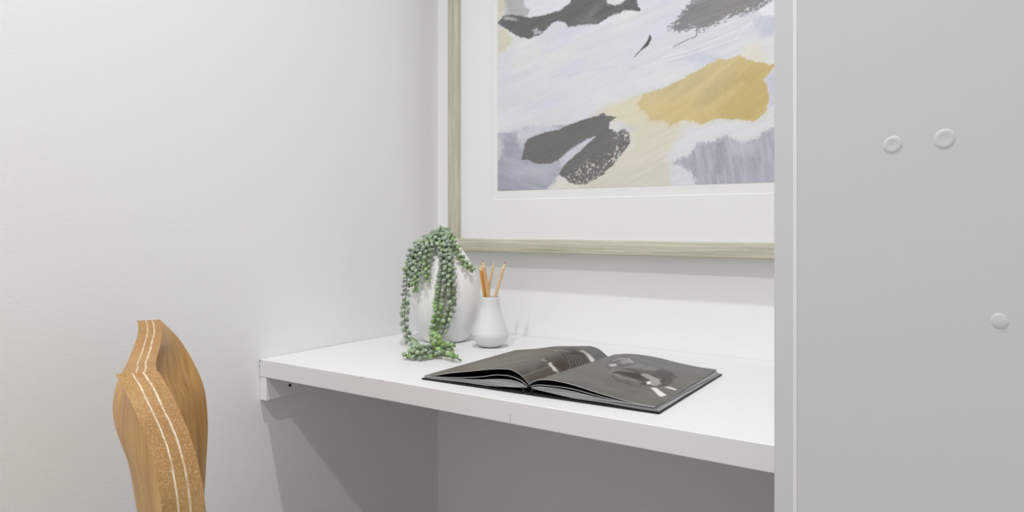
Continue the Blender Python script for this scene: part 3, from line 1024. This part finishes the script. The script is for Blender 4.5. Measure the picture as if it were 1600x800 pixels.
# crown shoots
strand(path([(688, 366, .02), (688, 354, .03)]), 0.0049, 2, 0.0118, 0.0095, lo_(.05))
strand(path([(697, 371, .02), (697, 362, .03)]), 0.0046, 2, 0.0112, 0.0092, lo_(.35))
strand(path([(680, 374, .03), (673, 374, .042), (668, 380, .05)]), 0.0042, 2, 0.0123, 0.0099, lo_(.05, .2))
strand(path([(691, 376, .035), (689, 381, .045), (688, 386, .05)]), 0.0042, 2, 0.0106, 0.0088, tipg(.3, .9, .5))
strand(path([(704, 376, .03), (711, 382, .04), (716, 392, .05)]), 0.0044, 2, 0.0118, 0.0097, tipg(.25, .75, .5))
# the long left strand, running down to the desk and along it to the right
strand(path([(672, 372, .03), (655, 386, .05), (644, 408, .064), (636, 436, .074), (634, 468, .078), (632, 500, .078), (636, 524, .078), (645, 538, .080),
             (655, 548, ('d', .006)), (672, 555, Dk), (693, 556, Dk), (712, 560, Dk), (718, 561, Dk)]), .0066, 2, .0118, .0088, lambda f: .05 if f < .55 else (.3 if f < .85 else .75))
# second left strand with a green tip
strand(path([(676, 372, .04), (662, 386, .06), (653, 404, .072), (650, 426, .078), (648, 446, .080), (649, 470 - 16, .080)]), 0.0051, 2, 0.0121, 0.0095, tipg(.2, .8, .75))
strand(path([(668, 373, .03), (652, 384, .05), (643, 398, .06), (638, 416, .066), (634, 432, .07)]), 0.0058, 2, 0.0121, 0.0095, lo_(.1, .2))
# short strand over the front left
strand(path([(681, 374, .045), (672, 388, .062), (667, 404, .074), (666, 424, .080), (669, 438, .082)]), 0.0051, 2, 0.0118, 0.0095, tipg(.2, .9, .7))
strand(path([(678, 372, .035), (668, 382, .05), (660, 394, .062), (657, 410, .07), (657, 425, .075)]), 0.0056, 2, 0.0118, 0.0095, lo_(.25, .35))
# centre strands
strand(path([(692, 384, .045), (693, 402, .062), (692, 424, .074), (688, 450, .084), (685, 474, .086), (684, 494, .086), (679, 508, .084), (678, 522, .080), (684, 534, ('d', .022)), (690, 541, ('d', .006))]), 0.0053, 2, 0.0125, 0.0095, lambda f: .12 if f < .45 else .85)
strand(path([(697, 382, .045), (701, 400, .062), (704, 424, .074), (705, 452, .084), (704, 480, .086), (698, 500, .086), (694, 515, .084), (690, 524, .08)]), 0.0053, 2, 0.0125, 0.0095, lo_(.08, .2))
strand(path([(694, 383, .05), (697, 398, .066), (699, 418, .078), (698, 440, .088), (697, 452, .09)]), 0.0056, 2, 0.0121, 0.0095, lo_(.12, .2))
# right strand over the shoulder
strand(path([(702, 374, .03), (712, 386, .042), (718, 398, .05), (726, 411, .056), (735, 419, .052), (740, 423, .048)]), 0.0049, 2, 0.0103, 0.0085, tipg(.3, .95, .45))
# beads bunched on the desk at the foot of the vase
strand([on_z(646, 541, DZ + .008), on_z(660, 546, DZ + .010), on_z(676, 546, DZ + .012), on_z(692, 544, DZ + .012), on_z(707, 540, DZ + .010)], 0.0046, 2, 0.0121, 0.0095, lambda f: .3 + .4 * f, inside=False)
strand([on_z(630, 557, DZ + .008), on_z(642, 553, DZ + .010), on_z(656, 555, DZ + .011), on_z(668, 554, DZ + .010)], 0.0049, 2, 0.0121, 0.0095, lambda f: .5 - .4 * f, inside=False)
strand([on_z(676, 545, DZ + .020), on_z(684, 540, DZ + .024), on_z(690, 543, DZ + .014), on_z(697, 546, DZ + .009)], 0.0046, 2, 0.0121, 0.0097, lo_(.85), inside=False)

# ================================================================== SMALL VASE + PENCILS
cb = on_z(766, 544.3, DZ)
vd2 = np.array([cb[0] - CX, cb[1] - CY, 0]); vd2 /= np.linalg.norm(vd2)
SVC = cb + vd2 * .0215
Z2 = float((SVC - C0) @ FW)
SP = [(.0008, 0), (.0008, .018), (.0012, .0205), (.003, .0235), (.008, .0295), (.016, .0355), (.0225, .0382), (.0265, .0386), (.0310, .0380), (.040, .0350), (.055, .0296), (.070, .0248), (.0830, .0212), (.0875, .0205), (.1040, .0199), (.1055, .0192)]
SI = [(.1052, .0178), (.1, .0176), (.085, .0185), (.07, .0222), (.055, .0270), (.04, .0322), (.03, .035), (.022, .0352), (.014, .030), (.006, .020), (.005, .01), (.005, 0)]
sv = thing('small_vase', 'small white bud vase holding pencils beside the large vase', 'vase', tuple(SVC))
bm = lathe(bmesh.new(), SP + SI, 72)
bmesh.ops.translate(bm, verts=bm.verts, vec=SVC)
o = obj('vase_body', bm, M['ceramic'], sv, True)
md = o.modifiers.new('sub', 'SUBSURF'); md.levels = 1; md.render_levels = 1

right = R_.copy()
toward = -vd2


def local(x, y, off):
    """point on the camera sight line through an image pixel, off metres towards the room"""
    Z = Z2 - off
    return at_depth(x, y, Z)


def pencil(label, rim_px, tip_px, off, low_z, body, lead, r=.0043, top_off=None):
    a = local(rim_px[0], rim_px[1], off); b = local(tip_px[0], tip_px[1], off if top_off is None else top_off)
    d = (b - a) / np.linalg.norm(b - a)
    t0 = (DZ + low_z - a[2]) / d[2]
    s = a + d * t0
    Ln = np.linalg.norm(b - s)
    t = thing('coloured_pencil', label, 'pencil', tuple(s), 'pencils in the small vase')
    q = Vector(d).to_track_quat('Z', 'Y').to_matrix()
    cone = .016

    def put(bm, name, m, par):
        bmesh.ops.rotate(bm, verts=bm.verts, cent=(0, 0, 0), matrix=q)
        bmesh.ops.translate(bm, verts=bm.verts, vec=s)
        return obj(name, bm, m, par)
    bm = bmesh.new()
    lathe(bm, [(0, 0), (0, r), (Ln - cone, r)], 6)
    top = [v for v in bm.verts if v.co.z > Ln - cone - 1e-4]
    put(bm, 'barrel', body, t)
    put(lathe(bmesh.new(), [(Ln - cone, r * .98), (Ln - cone + .001, r * .95), (Ln - .0042, r * .30), (Ln - .0042, 0)], 16), 'sharpened_tip', M['pencil_light'], t)
    put(lathe(bmesh.new(), [(Ln - .0044, r * .30), (Ln - .0006, r * .10), (Ln, 0)], 12), 'lead', lead, t)


pencil('amber pencil standing furthest left in the small white vase', (757.3, 462), (750.2, 411), -.003, .012, M['pencil_amber'], M['lead_amber'])
pencil('tan pencil with a brown tip, leaning left in front of the amber one', (763.3, 462), (754.0, 406.5), .0110, .015, M['pencil_tan'], M['lead_brown'])
pencil('pale pencil with a white tip between the tan and red-tipped pencils', (762.0, 462), (772.0, 408), -.0115, .018, M['pencil_pale'], M['lead_white'], .0034)
pencil('pale pencil with a red tip, leaning right at the vase edge', (774.2, 462), (789.6, 408.5), .0038, .012, M['pencil_pale'], M['lead_red'])

# ================================================================== CHAIR
NEAR = [(.1290, 199, .700), (.1155, 214, .688), (.1025, 230, .671), (.084, 249, .655), (.061, 268, .639), (.026, 284, .625), (.009, 288, .622), (-.06, 299, .630), (-.16, 306, .655), (-.27, 306, .70)]
MID = [(.1215, 227, .845), (.0970, 222, .845), (.077, 208, .845), (.0546, 203, .845), (.0095, 226, .845), (-.0356, 238, .845), (-.0785, 250, .845), (-.17, 266, .845), (-.27, 280, .845)]
FAR = [(.1215, 232, 1.02), (.094, 259, 1.05), (.058, 284, 1.07), (.018, 302, 1.08), (-.032, 309, 1.085), (-.098, 306.5, 1.08), (-.17, 301, 1.07), (-.27, 290, 1.03)]


def column(tab, z):
    zs = np.array([q[0] for q in tab]); o = np.argsort(zs); zs = zs[o]
    xs = np.array([q[1] for q in tab])[o]; ds = np.array([q[2] for q in tab])[o]
    x = cr1(list(zip(zs, xs)), np.array([z]))[0]; d = cr1(list(zip(zs, ds)), np.array([z]))[0]
    P = C0 + (FW + R_ * (x - 800) / F) * d
    return np.array([P[0], P[1], z + DZ])


def zat(u):
    """top edge: the far wing falls gently into the notch, the near wing drops steeply"""
    if u >= 0:
        return .0970 + (.1215 - .0970) * u ** .9
    return .0970 + (.1155 - .0970) * max(0.0, (-u - .70) / .30) ** .8


chair_base = column(MID, -.2)
chd = (column(FAR, 0) - column(NEAR, 0)); chd[2] = 0; chd /= np.linalg.norm(chd)
cfw = np.array([-chd[1], chd[0], 0])
if cfw @ R_ < 0:
    cfw = -cfw
ch = thing('wooden_chair', 'laminated honey oak chair with a curved notched back facing the desk', 'chair', (chair_base[0] + cfw[0] * .2, chair_base[1] + cfw[1] * .2, 0))
NU, NZ = 81, 120
ZB = -.27
TK = .030
S = np.zeros((NU, NZ, 3))
Nn = np.zeros((NU, NZ, 3))
for i in range(NU):
    u = -1 + 2 * i / (NU - 1)
    zt_ = zat(u)
    for j in range(NZ):
        z = ZB + (zt_ - ZB) * j / (NZ - 1)
        n_, m_, f_ = column(NEAR, z), column(MID, z), column(FAR, z)
        # quadratic through the three columns
        S[i, j] = n_ * (u * (u - 1) / 2) + m_ * (1 - u * u) + f_ * (u * (u + 1) / 2)
        d_ = n_ * (u - .5) - 2 * u * m_ + f_ * (u + .5)
        q_ = np.cross(d_, [0, 0, 1.0])
        Nn[i, j] = q_ if q_ @ cfw > 0 else -q_
Nn /= np.linalg.norm(Nn, axis=2, keepdims=True)
TKU = (.0292 + .0065 * (1 - np.arange(NU) / (NU - 1)) ** 3)[:, None, None]
Fr = S + Nn * TKU / 2
Bk = S - Nn * TKU / 2
fm = grid_mesh('backrest', np.concatenate([Fr, ], 0))
bm = bmesh.new()
lay = bm.verts.layers.float.new('ply')


def gridverts(G, val):
    out = []
    for i in range(G.shape[0]):
        row = []
        for j in range(G.shape[1]):
            v = bm.verts.new(G[i, j]); v[lay] = val
            row.append(v)
        out.append(row)
    return out


GF = gridverts(Fr, 1.0); GB = gridverts(Bk, 0.0)
for i in range(NU - 1):
    for j in range(NZ - 1):
        bm.faces.new((GF[i][j], GF[i + 1][j], GF[i + 1][j + 1], GF[i][j + 1]))
        bm.faces.new((GB[i][j], GB[i][j + 1], GB[i + 1][j + 1], GB[i + 1][j]))
for f in bm.faces:
    f.smooth = True
rim = [(i, 0) for i in range(NU)] + [(NU - 1, j) for j in range(1, NZ)] + [(i, NZ - 1) for i in range(NU - 2, -1, -1)] + [(0, j) for j in range(NZ - 2, 0, -1)]
EV = []
for (i, j) in rim:
    a, b = Vector(Bk[i, j]), Vector(Fr[i, j])
    row = []
    for k in range(9):
        v = bm.verts.new(a.lerp(b, k / 8)); v[lay] = k / 8
        row.append(v)
    EV.append(row)
for k in range(len(rim)):
    k2 = (k + 1) % len(rim)
    for q in range(8):
        f = bm.faces.new((EV[k][q], EV[k2][q], EV[k2][q + 1], EV[k][q + 1]))
        f.material_index = 1
bmesh.ops.recalc_face_normals(bm, faces=bm.faces[:])
bpy.data.meshes.remove(fm)
obj('backrest', bm, [M['oak'], M['ply']], ch)
# seat: a softly rounded laminated slab, well below the picture
sc_ = column(MID, ZB) + cfw * .205
sc_[2] = DZ + ZB - .018
bm = bmesh.new()
ring_n = 40
tops, bots = [], []
for k in range(ring_n):
    a = 2 * math.pi * k / ring_n
    cx_, sx_ = math.cos(a), math.sin(a)
    w = math.copysign(abs(cx_) ** .55, cx_) * .215; l = math.copysign(abs(sx_) ** .55, sx_) * .205
    p = sc_ + chd * w + cfw * l
    tops.append(bm.verts.new(p + np.array([0, 0, .016]))); bots.append(bm.verts.new(p - np.array([0, 0, .016])))
for k in range(ring_n):
    bm.faces.new((bots[k], bots[(k + 1) % ring_n], tops[(k + 1) % ring_n], tops[k]))
bm.faces.new(tops); bm.faces.new(bots[::-1])
bmesh.ops.recalc_face_normals(bm, faces=bm.faces[:])
obj('seat', bm, M['seat'], ch)
for sx_ in (-1, 1):
    for sy_ in (-1, 1):
        top = sc_ + chd * sx_ * .155 + cfw * sy_ * .145 - np.array([0, 0, .012])
        bot = top + chd * sx_ * .03 + cfw * sy_ * .03
        bot[2] = 0.0005
        obj('leg', tube(bmesh.new(), [top, top * .5 + bot * .5, bot], .018, 16, .62), M['oak'], ch)

# ================================================================== LIGHT
w = bpy.data.worlds.new('room_daylight')
SC.world = w
w.use_nodes = True
bg = w.node_tree.nodes['Background']
bg.inputs['Color'].default_value = (1.0, 1.0, 1.0, 1)
bg.inputs['Strength'].default_value = 0.74


def downlight(x, y, power, cone=104, r=.035):
    l = bpy.data.lights.new('downlight', 'SPOT')
    l.energy = power
    l.shadow_soft_size = r
    l.spot_size = math.radians(cone)
    l.spot_blend = 1.0
    o = bpy.data.objects.new('downlight', l)
    o.location = (x, y, H - .04)
    COL.objects.link(o)


downlight(.80, -.92, 78, 128)
downlight(.80, -2.08, 104, 142)

SC.view_settings.view_transform = 'Standard'
SC.view_settings.look = 'None'
SC.view_settings.exposure = 0.0
SC.view_settings.gamma = 1.0
SC.view_settings.use_curve_mapping = False
SC.cycles.use_denoising = True
SC.cycles.max_bounces = 10
SC.cycles.diffuse_bounces = 6
SC.cycles.sample_clamp_indirect = 6
